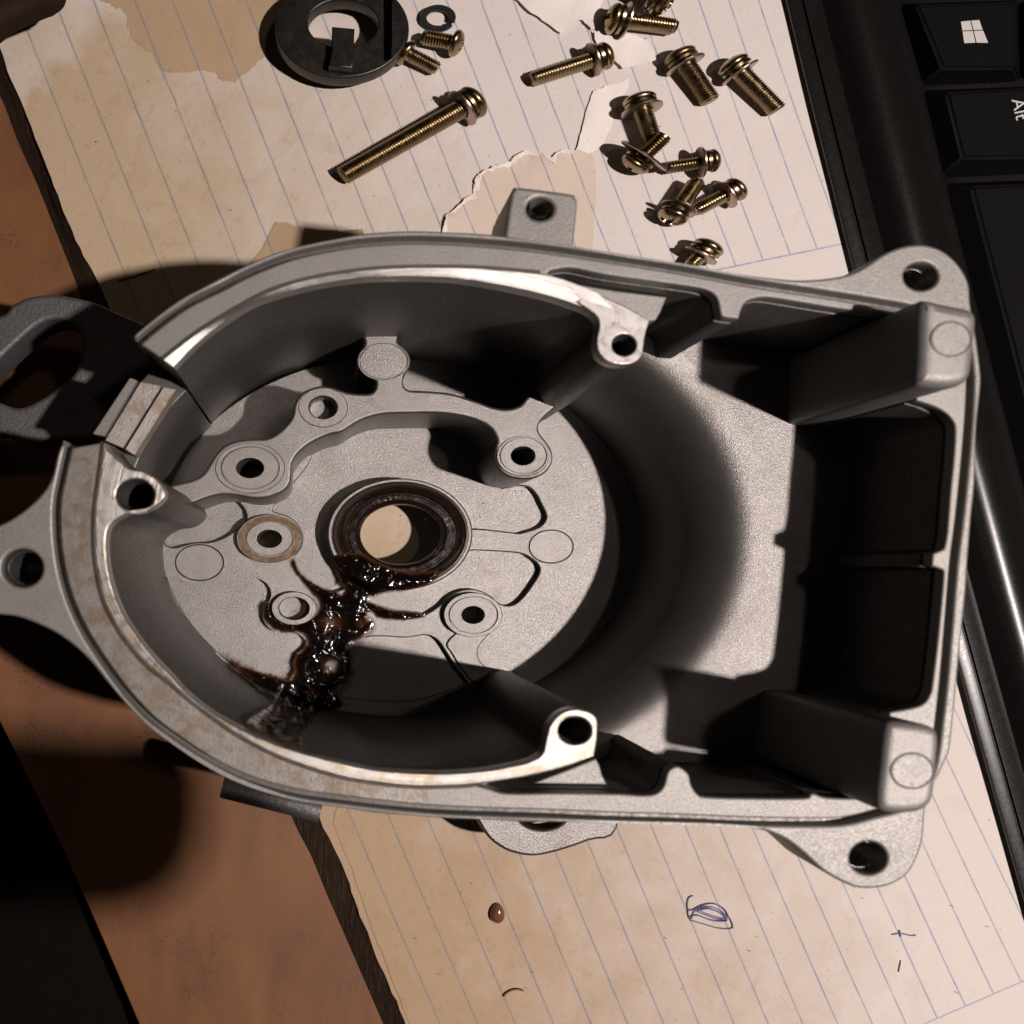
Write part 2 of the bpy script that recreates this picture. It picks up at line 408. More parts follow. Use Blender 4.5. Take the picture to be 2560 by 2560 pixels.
# torn sheets and flaps
pp = T('A', (520, -60), (560, 5), (620, 20), (650, 50), (680, 40), (715, 95), (712, 150), (735, 175), (730, 205), (790, 262), (850, 300), (885, 350), (908, 405), (1000, 408), (1100, 400), (1215, 402), (1225, 440), (1270, 452), (1320, 462), (1400, 395), (1470, 330), (1560, 240), (1700, 100), (1700, -60))
sheet('torn_sheet', jag(pp, 1.6, 5), M['tan'], .05, lambda p: 100, lambda p: .4, 40, amp=.02, label='tan torn patch of old page left on the upper left corner')
pp = T('A', (1400, 1480), (1470, 1400), (1500, 1340), (1530, 1270), (1550, 1245), (1600, 1250), (1660, 1270), (1760, 1285), (1932, 1295))+[(905, 570), (915, 600), (860, 640), (640, 690)]
sheet('torn_sheet', jag(pp, 1.0, 6), M['tan'], .06, lambda p: 100, lambda p: .7, 30, amp=.02, curl=lambda p: .25*max(0, (p[0]-700)/200))  # tan torn piece; its right end draws the tab's cast shadow as colour
tear = T('B', (560, 1330), (580, 1280), (600, 1210), (630, 1185), (680, 1140), (705, 1110), (745, 1085), (755, 1030), (765, 990), (800, 965), (860, 930), (920, 915), (960, 905), (985, 875), (1040, 843), (1080, 855), (1130, 862), (1190, 885), (1215, 855), (1250, 840), (1330, 838))
pp = jag(tear, 1.3, 8, False, 3)+T('B', (1420, 860), (1440, 1000), (1430, 1250), (1420, 1420), (700, 1400))
sheet('torn_sheet', pp, M['cream'], .06, lambda p: 100, lambda p: .15, 40, amp=.03, label='cream torn layer beneath the top tab of the casting', curl=lambda p: .20*max(0, 1-pdist(p, tear)/26)*(.6+.8*mnoise.noise(Vector((p[0]*.03, p[1]*.03, 2)))))
rj = random.Random(21); te = jag(tear, 1.2, 22, False, 3); tw = [(x+7*max(0, mnoise.noise(Vector((x*.05, y*.05, 7)))*1.5+.6)+rj.uniform(0, 3), y+9*max(.1, mnoise.noise(Vector((x*.05, y*.05, 7)))*1.5+.6)+rj.uniform(0, 4)) for x, y in te]
sheet('torn_edge', te+tw[::-1], M['white_tear'], .085, lambda p: 100, lambda p: .4, 12, amp=.02, curl=lambda p: .20*max(0, 1-pdist(p, tear)/26)*(.6+.8*mnoise.noise(Vector((p[0]*.03, p[1]*.03, 2)))))
pp = T('B', (1325, 842), (1350, 760), (1375, 660), (1405, 560), (1425, 505), (1470, 495), (1500, 480), (1560, 470), (1625, 440), (1620, 500), (1560, 560), (1530, 700), (1480, 800), (1420, 860), (1370, 855))
sheet('torn_flap', jag(pp, .8, 9), M['white_tear'], .07, lambda p: 100, lambda p: 0, 25, amp=.02, curl=lambda p: .10*max(0, 1-abs((p[0]-850)*2.2465-1350-(840-(p[1])*2.2465)*.3)/60))
pp = T('B', (960, -30), (1050, 50), (1140, 115), (1240, 188), (1300, 132), (1360, 110), (1400, 150), (1440, 175), (1500, 160), (1640, 190), (1720, 225), (1765, 290), (1780, 335), (1700, 360), (1590, 385), (1530, 330), (1440, 250), (1420, 120), (1500, -30))
sheet('torn_flap', jag(pp, 1.0, 10), M['white_tear'], .08, lambda p: 100, lambda p: .1, 25, amp=.05, curl=lambda p: .10*(1+mnoise.noise(Vector((p[0]*.02, p[1]*.02, 1)))))
pp = T('H', (-10, 700), (40, 740), (95, 880), (150, 1040), (200, 1190), (290, 1440), (330, 1560), (395, 1660), (455, 1745), (490, 1830), (540, 1940), (560, 2000), (420, 2000), (300, 1700), (180, 1400), (60, 1050), (-40, 800))
sheet('torn_sheet', jag(pp, 1.0, 11), M['tan'], .03, lambda p: 100, lambda p: .6, 30, amp=.02)
# pen marks on the page
def tube(pts, r, closed=False, n=6):
    cu = bpy.data.curves.new('c', 'CURVE'); cu.dimensions = '3D'; cu.bevel_depth = r; cu.bevel_resolution = 1
    sp = cu.splines.new('POLY'); sp.points.add(len(pts)-1); sp.use_cyclic_u = closed
    for q, p in zip(sp.points, pts): q.co = (*p, 1)
    ob = bpy.data.objects.new('t', cu); me = bpy.data.meshes.new_from_object(ob); bpy.data.objects.remove(ob); bpy.data.curves.remove(cu)
    return finish(me, 60)
def ink(pts, r=.022): return tube([wpt(p, ZP+.045) for p in smooth(pts, False, 6)], r)
def join(ms):
    bm = bmesh.new()
    for m in ms: bm.from_mesh(m)
    me = bpy.data.meshes.new('j'); bm.to_mesh(me); bm.free(); return me
sc = T('I', (75, 1212), (50, 1225), (42, 1270), (60, 1295), (130, 1262), (200, 1258), (250, 1290), (268, 1335), (220, 1345), (140, 1318), (60, 1290), (45, 1310), (62, 1345), (90, 1290), (170, 1275), (235, 1300), (262, 1340), (200, 1330), (120, 1300), (110, 1285), (170, 1255), (240, 1280), (275, 1330), (295, 1372), (290, 1395), (220, 1395), (130, 1370), (60, 1350))
s2 = T('I', (100, 1296), (160, 1285), (230, 1310), (262, 1352), (180, 1350), (100, 1322), (60, 1330))
link('pen_scribble', join([ink(sc, .020), ink(s2, .026)]), M['ink'], book)
link('pen_cross', join([ink(T('I', (1190, 1430), (1240, 1424), (1300, 1436), (1325, 1432))), ink(T('I', (1232, 1405), (1240, 1440)), .03)]), M['ink'], book)
link('pen_tick', ink(T('I', (1240, 1575), (1236, 1600), (1228, 1640)), .018), M['ink'], book)

# ================================================================== keyboard
kb = thing('laptop_keyboard', 'black laptop keyboard deck with rounded glossy front edge beside the notebook', 'keyboard', (*W((2400, 700), ZP), ZP-1.5))
def edgepx(y): return (1963+.243*y+.0000095*y*y, y)
prof = [(0, -1.6), (0, .22), (4, .30), (10, .33), (36, .35), (37, .27), (45, .27), (46, .36), (62, .36), (90, .30)]
prof += [(100+190*t/16, .30+.72*math.sin(math.pi*t/16)**.8*(1 if t < 9 else .55+.45*math.sin(math.pi*t/16))) for t in range(1, 15)]
prof += [(278, .55), (284, .40), (302, .20), (330, .16), (900, .16)]
N = 60; V = []; F = []; np_ = len(prof)
for i in range(N):
    y = -150+i*(2950/(N-1)); e = edgepx(y)
    for (dx, h) in prof: V.append(wpt((e[0]+dx*.985, e[1]-dx*.08), ZP+h))
for i in range(N-1):
    for j in range(np_-1): F.append((i*np_+j, i*np_+j+1, (i+1)*np_+j+1, (i+1)*np_+j))
link('front_edge', mesh(V, F, 50), M['gloss_plastic'], kb)
def key(bot, top, label=None):
    zb, zt = ZP+.2, ZP+1.05
    Bq = [W(p, zb) for p in bot]; Tq = [W(p, zt) for p in top]
    bm = bmesh.new(); vb = [bm.verts.new((*p, zb)) for p in Bq]; vt = [bm.verts.new((*p, zt)) for p in Tq]
    bm.faces.new(vt); bm.faces.new(vb[::-1])
    for i in range(4): bm.faces.new((vb[i], vb[(i+1) % 4], vt[(i+1) % 4], vt[i]))
    bmesh.ops.recalc_face_normals(bm, faces=bm.faces)
    bmesh.ops.bevel(bm, geom=[e for e in bm.edges], offset=.09, segments=3, affect='EDGES')
    me = bpy.data.meshes.new('key'); bm.to_mesh(me); bm.free(); finish(me, 40)
    o = link('key', me, M['key'], kb)
    if label: o['label'] = label
    return o
k1 = key(T('C', (1222, 22), (1905, 0), (1915, 462), (1345, 488)), T('C', (1330, 30), (1880, 10), (1880, 385), (1478, 384)), 'black key with a white four-pane emblem')
k0 = key(T('C', (1100, -480), (1780, -500), (1890, -25), (1212, 0)), T('C', (1220, -470), (1770, -480), (1850, -80), (1330, -70)))
k2 = key(T('C', (1342, 508), (2050, 480), (2180, 970), (1452, 1012)), T('C', (1500, 520), (2040, 490), (2140, 880), (1590, 888)), 'black key with white letters Alt')
k3 = key(T('C', (1452, 1030), (2200, 1000), (2750, 3100), (2000, 3180)), T('C', (1640, 1050), (2180, 1020), (2680, 3040), (2180, 3120)))
k4 = key(T('C', (1935, 0), (2500, -30), (2560, 440), (1945, 462)), T('C', (1990, 10), (2450, -20), (2500, 370), (2000, 384)))
def flat(name, pts, z, parent, mat): 
    o = link(name, poly_mesh([[W(p, z) for p in pts]], z-.02, z, .004, 0), mat, parent); return o
zt = ZP+1.075
lg = [T('C', *q) for q in ([(1578, 121), (1630, 115), (1644, 168), (1586, 171)], [(1635, 115), (1681, 112), (1700, 166), (1649, 168)], [(1587, 176), (1645, 173), (1660, 239), (1597, 242)], [(1650, 173), (1703, 171), (1731, 240), (1666, 239)])]
for q in lg: flat('emblem_pane', q, zt, k1, M['legend'])
tc = bpy.data.curves.new('t', 'FONT'); tc.body = 'Alt'; tc.size = 1.0; tc.extrude = .01; tc.align_x = 'LEFT'
to = bpy.data.objects.new('t', tc); tm = bpy.data.meshes.new_from_object(to); bpy.data.objects.remove(to)
p0 = W(T('C', (1862, 560))[0], zt); ux = (W(T('C', (1895, 700))[0], zt)-p0).normalized(); uy = (W(T('C', (1960, 540))[0], zt)-p0).normalized()
for v in tm.vertices:
    q = p0 + ux*(v.co.x*.62) + uy*(v.co.y*.62); v.co = (q.x, q.y, zt-.01+v.co.z)
link('letters', tm, M['legend'], k2)

# ================================================================== the casting
H = thing('engine_housing', 'big open cast aluminium engine housing with bearing hole, spilled dark oil and screw bosses', 'engine housing', (*W((1200, 1350), ZF), ZP+.1))
# centre line of the sealing groove, clockwise from the upper end at the gap
G = [(345, 855), (385.5, 820), (464, 762), (560, 714), (623, 681), (734, 638), (860, 612), (939, 603), (1028, 599), (1139, 602), (1273, 612), (1384, 625), (1518, 645), (1710, 676), (1878, 707), (2056, 734), (2167, 752), (2280, 772), (2370, 800), (2412, 850), (2425, 920), (2426, 983), (2417, 1117), (2399, 1295), (2385, 1406), (2372, 1562), (2360, 1700), (2350, 1790), (2335, 1900), (2305, 1985), (2250, 2018), (2190, 2034), (2123, 2051), (2056, 2056), (1878, 2054), (1710, 2047), (1540, 2042), (1384, 2035), (1250, 2031), (1117, 2026), (983, 2015), (850, 1999), (734, 1982), (623, 1950), (534, 1908), (445, 1850), (378, 1798), (312, 1727), (254, 1647), (214, 1584), (182, 1518), (160, 1451), (147, 1384), (141.5, 1317), (143, 1251), (156, 1184), (171, 1117)]
G = smooth(G, False, 5)
O = [(333, 846), (348, 829), (382, 800), (429, 770), (475, 739), (525, 707), (623, 659), (712, 624), (850, 594), (917, 582), (1028, 576), (1117, 579), (1224, 585), (1340, 600), (1440, 614), (1562, 636), (1710, 657), (1833, 681), (1958, 697), (2012, 699), (2078, 694), (2127, 683), (2167, 663), (2207, 636), (2256, 616), (2310, 611), (2359, 627), (2399, 663), (2423, 708), (2428, 760), (2440, 830), (2450, 900), (2454, 960), (2443, 1072), (2439, 1206), (2430, 1295), (2421, 1406), (2417, 1473), (2408, 1562), (2399, 1651), (2388, 1767), (2377, 1869), (2368, 1896), (2348, 1940), (2325, 1990), (2314, 2029), (2310, 2087), (2299, 2132), (2274, 2181), (2234, 2210), (2190, 2221), (2145, 2220), (2101, 2203), (2056, 2176), (2012, 2136), (1967, 2101), (1923, 2081), (1878, 2072), (1789, 2066), (1700, 2063), (1540, 2059), (1406, 2056), (1295, 2055), (1206, 2050), (1117, 2047), (1028, 2040), (939, 2033), (860, 2021), (757, 2007), (668, 1980), (579, 1945), (490, 1896), (423, 1851), (356, 1802), (312, 1758), (267, 1705), (231, 1660), (191, 1620), (142, 1584), (89, 1558), (40, 1541), (-20, 1532), (-75, 1500), (-100, 1430), (-85, 1365), (-30, 1325), (15, 1305), (58, 1277), (102, 1237), (129, 1193), (142, 1139), (158, 1100)]
O = smooth(O, False, 4)
ear_holes = [ell((2303, 690), 43, 35), ell((2172, 2146), 47, 41), ell((55, 1420), 52, 48)]
plate('rim_lip', [O+offs(G, 9)[::-1]]+ear_holes, -2.1, -.10, M['rough'], H, .07)
for c, r, rr in (((2303, 690), 43, .815), ((2172, 2146), 47, .87), ((55, 1420), 52, .92)):
    pr = [(r-.5, -.22), (r-7, -.42)]
    for i in range(6): pr += [(r-8, -.42-i*.27), (r-3, -.53-i*.27)]
    ring('threaded_bore', c, -.1, pr, M['bore'], H, 40, rr, 20)
    ring('bore_shade_disc', c, -.1, [(r-5, -1.93), (.3, -1.93)], M['black_steel'], H, 40, rr)  # black disc added for the shade deep inside the hole
# inner edges
ring_in_up = smooth([(435, 917), (490, 860), (560, 804), (636, 757), (740, 723), (860, 699), (961, 691), (1117, 693), (1251, 712), (1384, 743), (1464, 772), (1485, 784)], False, 5)
ring_out_up = smooth([(409, 899), (490, 836), (575, 783), (668, 732), (760, 702), (860, 683), (983, 671), (1161, 670), (1295, 679), (1384, 690), (1473, 722), (1560, 763), (1624, 800)], False, 5)
boss_up = smooth([(1485, 784), (1496, 800), (1497, 820), (1491, 850), (1496, 880), (1514, 900), (1545, 911), (1580, 909), (1602, 893), (1609, 868), (1613, 840), (1624, 800)], False, 4)
wall_in = smooth([(1375, 676), (1375, 676), (1429, 669), (1518, 687), (1669, 708), (1744, 719), (1776, 729), (1793, 747), (1800, 779), (1800, 779), (1808, 792), (1847, 797), (1847, 797), (1854, 774), (1865, 755), (1887, 746), (1923, 743), (2012, 757), (2078, 768), (2145, 777), (2212, 784), (2212, 784), (2262, 800), (2262, 800), (2292, 1002), (2292, 1002), (2325, 1012), (2359, 1028), (2381, 1050), (2388, 1073), (2385, 1139), (2376, 1228), (2368, 1331), (2360, 1372), (2360, 1372), (2332, 1384), (2332, 1384), (2330, 1415), (2330, 1415), (2354, 1424), (2359, 1438), (2350, 1540), (2341, 1629), (2332, 1700), (2327, 1731), (2310, 1758), (2279, 1770), (2225, 1780), (2225, 1780), (2190, 1985), (2190, 1985), (2140, 1996), (2065, 1994), (2038, 1985), (2025, 1987), (2011, 1996), (1878, 1996), (1767, 1993), (1744, 1985), (1729, 1963), (1722, 1936), (1700, 1918), (1685, 1918), (1669, 1931), (1660, 1963), (1642, 1983), (1607, 1989), (1544, 1985), (1400, 1983), (1268, 1984), (1224, 1973), (1224, 1973)], False, 4)
ring_out_low = [(1428, 1914), (1340, 1938), (1250, 1953), (1184, 1962), (1117, 1966), (1028, 1966), (939, 1957), (860, 1944), (757, 1914), (668, 1878), (579, 1828), (490, 1762), (423, 1707), (369, 1664), (320, 1607), (285, 1553), (258, 1495), (240, 1406), (236, 1340), (238, 1273), (247, 1206), (256, 1140), (260, 1106)]
ring_out_low = smooth(ring_out_low, False, 4)
boss_low = [(1344, 1894), (1357, 1880), (1364, 1850), (1373, 1816), (1393, 1789), (1424, 1774), (1455, 1774), (1482, 1784), (1494, 1802), (1493, 1847), (1486, 1891)]
ring_in_low = [(267, 1331), (265, 1375), (271, 1429), (285, 1482), (307, 1535), (338, 1584), (378, 1637), (432, 1694), (467, 1733), (534, 1784), (623, 1833), (712, 1869), (801, 1894), (860, 1908), (939, 1925), (1028, 1932), (1117, 1934), (1206, 1927), (1273, 1916), (1317, 1906), (1344, 1894)]
boss_left = [(260, 1106), (275, 1128), (303, 1153), (322, 1170), (356, 1177), (387, 1193), (409, 1219), (412, 1242), (392, 1264), (365, 1277), (329, 1282), (303, 1293), (280, 1308), (267, 1331)]
low_in = smooth(boss_left[:-1]+ring_in_low[:-1]+boss_low, False, 4)      # left boss, ring, lower boss
hole_up, hole_low, hole_left = ell((1560, 862), 30, 27), ell((1437, 1827), 41, 34), ell((338, 1238), 48, 40)
# body wall: full height, straight down
wi = [p for p in wall_in]
shell = offs(G, 21)+low_in + [(1428, 1914)] + ring_out_low[1:8][:0] + [(1340, 1938), (1250, 1953), (1224, 1973)] + wi[::-1] + ring_out_up[::-1][:24] + boss_up[::-1][1:] + ring_in_up[::-1]
shell = offs(G, 21)[::-1] + ring_in_up + boss_up[1:] + ring_out_up[::-1][1:22] + wi + [(1250, 1955), (1340, 1938), (1428, 1914)] + low_in[::-1]
# (notch side closes the outline between the two ends of the rim)
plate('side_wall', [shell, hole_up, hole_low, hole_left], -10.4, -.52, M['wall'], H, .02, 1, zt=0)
band_up_in = ring_out_up[:46]
band = offs(G, -9) + ring_out_low[::-1][:-8] + [(1224, 1973)] + wi[::-1] + [p for p in ring_out_up[::-1] if p[0] < 1370]
band_lo = None
Gi = offs(G, -9)
# the band is split where the stain begins: clean upper/right part and stained lower left part
split = min(range(len(Gi)), key=lambda i: math.dist(Gi[i], (1060, 2012)))
clean = Gi[:split+1] + [(1062, 1966)] + [p for p in ring_out_low if 1062 < p[0] < 1200][::-1] + wi[::-1] + [p for p in ring_out_up[::-1] if p[0] < 1368]
plate('rim_band', [clean], -.53, -.08, M['rough'], H, .05)
lowp = [p for p in ring_out_low if p[0] <= 1060]
plate('rim_band', [Gi[split-2:]+lowp[::-1]+[p for p in ring_out_low if 1060 < p[0] < 1085][::-1]], -.53, -.085, M['stained'], H, .05, label='brown stained lower left stretch of the rim')
strip('machined_ring', ring_out_up[:52], .06, ring_in_up+[(1491, 790), (1530, 812), (1575, 815)], -.025, -.53, M['machined'], H)
plate('bolt_boss', [boss_up+[(1624, 800), (1560, 763), (1473, 724), (1440, 755)], hole_up], -.53, .02, M['machined'], H, .04)
plate('machined_ring', [ring_out_low+low_in, hole_low, hole_left], -.53, .03, M['machined_stained'], H, .05, label='oil stained lower arc of the machined ring with two bolt holes')
for c, r, q, zz in (((1560, 862), 30, .9, .02), ((1437, 1827), 41, .83, .03), ((338, 1238), 48, .83, .03)):
    pr = [(r-1, -.05), (r-8, -.42)]
    for i in range(7): pr += [(r-8, -.5-i*.17), (r-5.5, -.585-i*.17)]
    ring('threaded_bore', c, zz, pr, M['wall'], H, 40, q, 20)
# rounded ridge between the rim band and the machined ring
rd = [p for p in ring_out_up if p[0] < 1365]
strip('rim_ridge', offs(rd, 9), -.03, offs(rd, -1), .075, -.5, M['rough'], H, 120)
rl = [p for p in ring_out_low if 262 > p[0] or p[1] > 1500]
rl = [p for p in ring_out_low if p[0] < 1190]
strip('rim_ridge', offs(rl, 7), -.03, offs(rl, -1), .05, -.5, M['stained'], H, 140)
# lowered wall in the gap on the left
strip('gap_lip', [(232, 1084), (325, 945)], -2.15, [(261, 1090), (343, 952)], -2.15, -10.3, M['rough'], H, 12)
strip('gap_band', [(262, 1100), (350, 955)], -2.22, [(309, 1120), (405, 966)], -2.28, -10.3, M['stained'], H, 12)
strip('gap_band', [(313, 1122), (408, 968)], -2.16, [(337, 1138), (440, 974)], -2.2, -2.83, M['stained'], H, 12)
ga = [R(142.3+26*i/14) for i in range(15)]
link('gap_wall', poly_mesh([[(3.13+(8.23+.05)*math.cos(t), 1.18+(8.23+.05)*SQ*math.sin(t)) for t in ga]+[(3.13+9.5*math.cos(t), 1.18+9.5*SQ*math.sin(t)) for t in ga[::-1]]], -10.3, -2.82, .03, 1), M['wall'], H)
# gussets between ring and outer wall
plate('gusset', [[(1384, 690), (1475, 727), (1620, 804), (1640, 800), (1652, 780), (1668, 742), (1540, 726), (1451, 711)]], -4.3, -.95, M['rough'], H, .05, zt=-.95)
plate('gusset', [[(1331, 1959), (1425, 1922), (1490, 1896), (1500, 1915), (1506, 1938), (1518, 1962), (1430, 1962)]], -4.3, -.95, M['rough'], H, .05, zt=-.95)
# floor: two levels, with the shallow webs standing between the recesses
CX, CY, RW = 3.13, 1.18, 8.23
def fl(z, r=RW+.18, n=120): return [(CX+r*math.cos(2*math.pi*i/n), CY+r*SQ*math.sin(2*math.pi*i/n)) for i in range(n)]
def wl(lp, z): return [W(p, z) for p in lp]
bore = ell((1010, 1334), 118, 84)
b2, b4, b5 = T('D', (1515, 1118))[0], T('D', (1652, 1506))[0], T('E', (740, 1542))[0]
b1, b3, b7 = T('D', (1405, 720))[0], T('D', (1815, 380))[0], T('E', (1026, 652))[0]
low_holes = [bore, ell(b2, 29, 22), ell(b5, 26, 20)]
link('floor_base', poly_mesh([fl(0, RW+.16)]+[wl(h, ZF-.32) for h in low_holes], -10.8, ZF-.32, .03, 1), M['cast'], H)
r17 = smooth(T('D', (1540, 930), (1560, 970), (1620, 990), (1680, 1040), (1705, 1110), (1690, 1170), (1650, 1230), (1672, 1300), (1760, 1390), (1860, 1420), (1860, 1420))+T('E', (-49, 1420), (40, 1390), (150, 1340), (360, 1310), (540, 1270), (630, 1190), (690, 1095), (760, 1060), (1010, 1086), (1010, 1086), (1110, 1055), (1150, 1020), (1158, 980), (1130, 920), (1105, 870), (1060, 825), (1000, 818), (940, 830), (900, 800), (780, 500), (500, 440), (100, 450), (-120, 560), (-180, 700)), True, 4)
r2 = smooth(T('E', (740, 1180), (740, 1180), (1000, 1196), (1080, 1232), (1115, 1265), (1122, 1300), (1100, 1345), (1040, 1430), (990, 1478), (940, 1492), (890, 1475), (840, 1432), (760, 1400), (680, 1405), (610, 1440), (560, 1490), (480, 1540), (400, 1560), (250, 1550), (150, 1500), (60, 1445), (180, 1395), (360, 1365), (560, 1320), (660, 1255), (705, 1205)), True, 4)
r3 = smooth(T('D', (915, 1110), (930, 1150), (980, 1165), (1040, 1150), (1110, 1140), (1190, 1133), (1260, 1108), (1320, 1068), (1370, 1028), (1385, 990), (1365, 940), (1300, 900), (1100, 930), (1000, 1000), (940, 1060)), True, 4)
r5 = smooth(T('D', (905, 1335), (905, 1335), (935, 1322), (970, 1322), (1010, 1338), (1060, 1360), (1110, 1365), (1180, 1360), (1240, 1335), (1310, 1325), (1440, 1330), (1500, 1360), (1530, 1410), (1522, 1465), (1492, 1510), (1485, 1560), (1515, 1610), (1570, 1638), (1650, 1635), (1700, 1658), (1728, 1690), (1718, 1730), (1680, 1765), (1660, 1810), (1665, 1860), (1640, 1900), (1600, 1990), (1600, 1990), (1100, 1850), (950, 1700), (870, 1550), (870, 1400), (870, 1400)), True, 4)
r4 = smooth(T('E', (55, 1900), (50, 1840), (45, 1760), (70, 1705), (130, 1672), (240, 1665), (370, 1672), (470, 1658), (520, 1668), (560, 1700), (600, 1760), (650, 1840), (720, 1930), (720, 1930), (400, 2030), (20, 2010), (20, 2010), (10, 1960)), True, 4)
link('floor', poly_mesh([fl(0)]+[wl(h, ZF) for h in (r17, r2, r3, r5, r4, ell(b2, 52, 39), ell(b4, 38, 29), ell(b5, 46, 35))], ZF-.33, ZF, .045, 2), M['cast'], H)
plate('web', [smooth(T('E', (598, 1712), (640, 1655), (740, 1600), (845, 1635), (803, 1690), (775, 1740), (785, 1800), (840, 1870), (760, 1930), (675, 1838), (625, 1758)), True, 4)], ZF-.1, ZF+.08, M['cast'], H, .05)
# cone that climbs from the floor to the plateau on the right
V = []; F = []; prof = [(RW+.02, ZF-.3), (RW+.02, ZF+.4), (RW+.05, ZF+1.6), (RW+.10, ZF+2.6), (RW+.22, ZF+3.5), (RW+.45, ZF+4.3), (RW+.80, ZF+4.95), (RW+1.25, ZF+5.42), (RW+1.75, ZF+5.68), (RW+2.3, ZPL)]
prof = [(r, z if z < ZF else ZF+(z-ZF)*(ZPL-ZF)/(ZF+5.78-ZF)) for r, z in prof[:-1]]+[(RW+2.3, ZPL)]; prof = smooth(prof, False, 4); NA = 80; NPF = len(prof)
for i in range(NA):
    t = R(-72+ (60+72)*i/(NA-1))
    for r, z in prof: V.append((CX+r*math.cos(t), CY+r*SQ*math.sin(t), z))
for i in range(NA-1):
    for j in range(NPF-1): F.append((i*NPF+j, i*NPF+j+1, (i+1)*NPF+j+1, (i+1)*NPF+j))
link('cone_wall', mesh(V, F, 60), M['cast'], H)
arc = [(CX+(RW+2.28)*math.cos(R(a)), CY+(RW+2.28)*SQ*math.sin(R(a))) for a in range(60, -73, -2)]
outer = [W(p, 0) for p in offs(G, 2)]
outer = [p for p in outer if p.x > arc[0][0]+.3 and p.y < 99]
i0 = [p for p in outer if not (p.y < 0 and p.x < arc[-1][0]+.3)]
link('plateau', poly_mesh([arc+[tuple(p) for p in i0[::-1]]], ZPL-.5, ZPL, .02, 1), M['cast'], H)
# ridge with its bosses
ridge = smooth(T('D', (930, 880), (950, 820), (1080, 785), (1140, 750), (1180, 690), (1212, 640), (1265, 590), (1340, 562), (1420, 555), (1500, 550), (1560, 520), (1620, 460), (1642, 420), (1652, 360), (1690, 300), (1755, 266), (1830, 258), (1900, 275))+T('E', (40, 292), (110, 300), (165, 298), (192, 280), (200, 240), (180, 205), (120, 175), (97, 130), (100, 80), (130, 35), (135, 0), (115, -40), (105, -60), (105, -60), (345, -60), (345, -60), (330, -30), (325, 10), (370, 50), (396, 100), (392, 150), (362, 195), (356, 240), (385, 278), (500, 285), (620, 297), (700, 320), (790, 350), (860, 375), (940, 385), (1010, 365), (1050, 320), (1097, 280), (1097, 280), (1240, 350), (1240, 350), (1190, 395), (1140, 440), (1116, 480), (1122, 520), (1160, 570), (1190, 620), (1195, 680), (1162, 738), (1105, 772), (1025, 782), (940, 765), (890, 722), (866, 660), (872, 600), (880, 560), (850, 500), (790, 460), (700, 430), (560, 410), (400, 410), (250, 415), (150, 438), (80, 470), (10, 515))+T('D', (1850, 530), (1760, 570), (1690, 620), (1645, 680), (1636, 740), (1628, 800), (1588, 850), (1500, 885), (1420, 890), (1320, 872), (1230, 870), (1140, 895), (1030, 938), (950, 960)), True, 4)
ph = ell((b1[0], b1[1]), 32, 24), ell((b3[0], b3[1]), 33, 27), ell((b7[0]-1, b7[1]), 28, 23)
plate('ridge', [ridge, *ph], ZF-.3, ZR, M['cast'], H, .09, 3)
def boss(c, r, rh, z, h, ratio, grooves, mat='cast', depth=None):
    p = [(r, -1.2), (r, h-.05), (r-2, h)]
    for g in grooves: p += [(g+2.2, h), (g+1, h-.07), (g-1, h-.07), (g-2.2, h)]
    p += [(rh+2.5, h), (rh, h-.06), (rh, -1.1)]
    ring('boss', c, z, p, M[mat], H, 64, ratio, 25)
    if depth is not None: ring('hole_floor', c, z, [(rh+.5, -depth), (.3, -depth)], M['cast'], H, 40, ratio)
boss(b1, 87, 33, ZR, .06, .73, (72,)); boss(b3, 62, 35, ZR, .05, .80, (), depth=.75); boss(b7, 66, 29, ZR, .06, .77, (58,))
boss(b2, 82, 29, ZF, .30, .73, (58,), 'cast'); ring('stain_ring', b2, ZF+.30, [(80, .004), (62, .006)], M['amber'], H, 64, .73)
boss(b4, 56, 37, ZF, .28, .74, (), depth=.6); boss(b5, 73, 27, ZF, .30, .76, (60,), 'cast')
for c, r, z in ((T('D', (1120, 1250))[0], 62, ZF), (T('E', (1185, 1160))[0], 57, ZF), (T('E', (245, 120))[0], 62, ZR)):
    ring('casting_mark', c, z, [(r+2.5, -.02), (r+2, .012), (r, .012), (r-1, -.0), (r-3, .0), (r-4, .022), (.3, .022)], M['cast'], H, 56, SQ, 6)
ring('casting_mark', T('N', (612, 1262))[0], ZF, [(60, -.02), (59, .07), (56, .10), (50, .10), (46, .03), (.3, .03)], M['cast'], H, 56, .77)
# bearing collar and oil seal
sc_ = (1000, 1335); zs = ZF+.55
ring('seal_collar', sc_, zs, [(188, -1.3), (182, -.06), (178, 0), (172, 0), (168, -.05), (164, -.5)], M['cast'], H, 96, .765)
ring('bore_tube', (1005, 1334), zs, [(112, -1.0), (112, ZP+.12-zs), (150, ZP+.12-zs)], M['black_steel'], H, 64, .745)
sl = ring('oil_seal', (1003, 1335), zs, [(168, -.35), (166, -.16), (158, -.12), (154, -.2), (150, -.24), (146, -.16), (142, -.12), (138, -.2), (134, -.2), (131, -.14), (116, -.14), (113, -.24), (108, -.3), (104, -.22), (101, -.3), (101, -.6), (108, -.9), (111, -1.2)], M['rubber'], H, 96, .745, 25)
ring('seal_rim', (1003, 1335), zs, [(170, -.3), (168, -.02), (164, .0), (160, -.1), (159, -.3)], M['brown_metal'], sl, 96, .755)
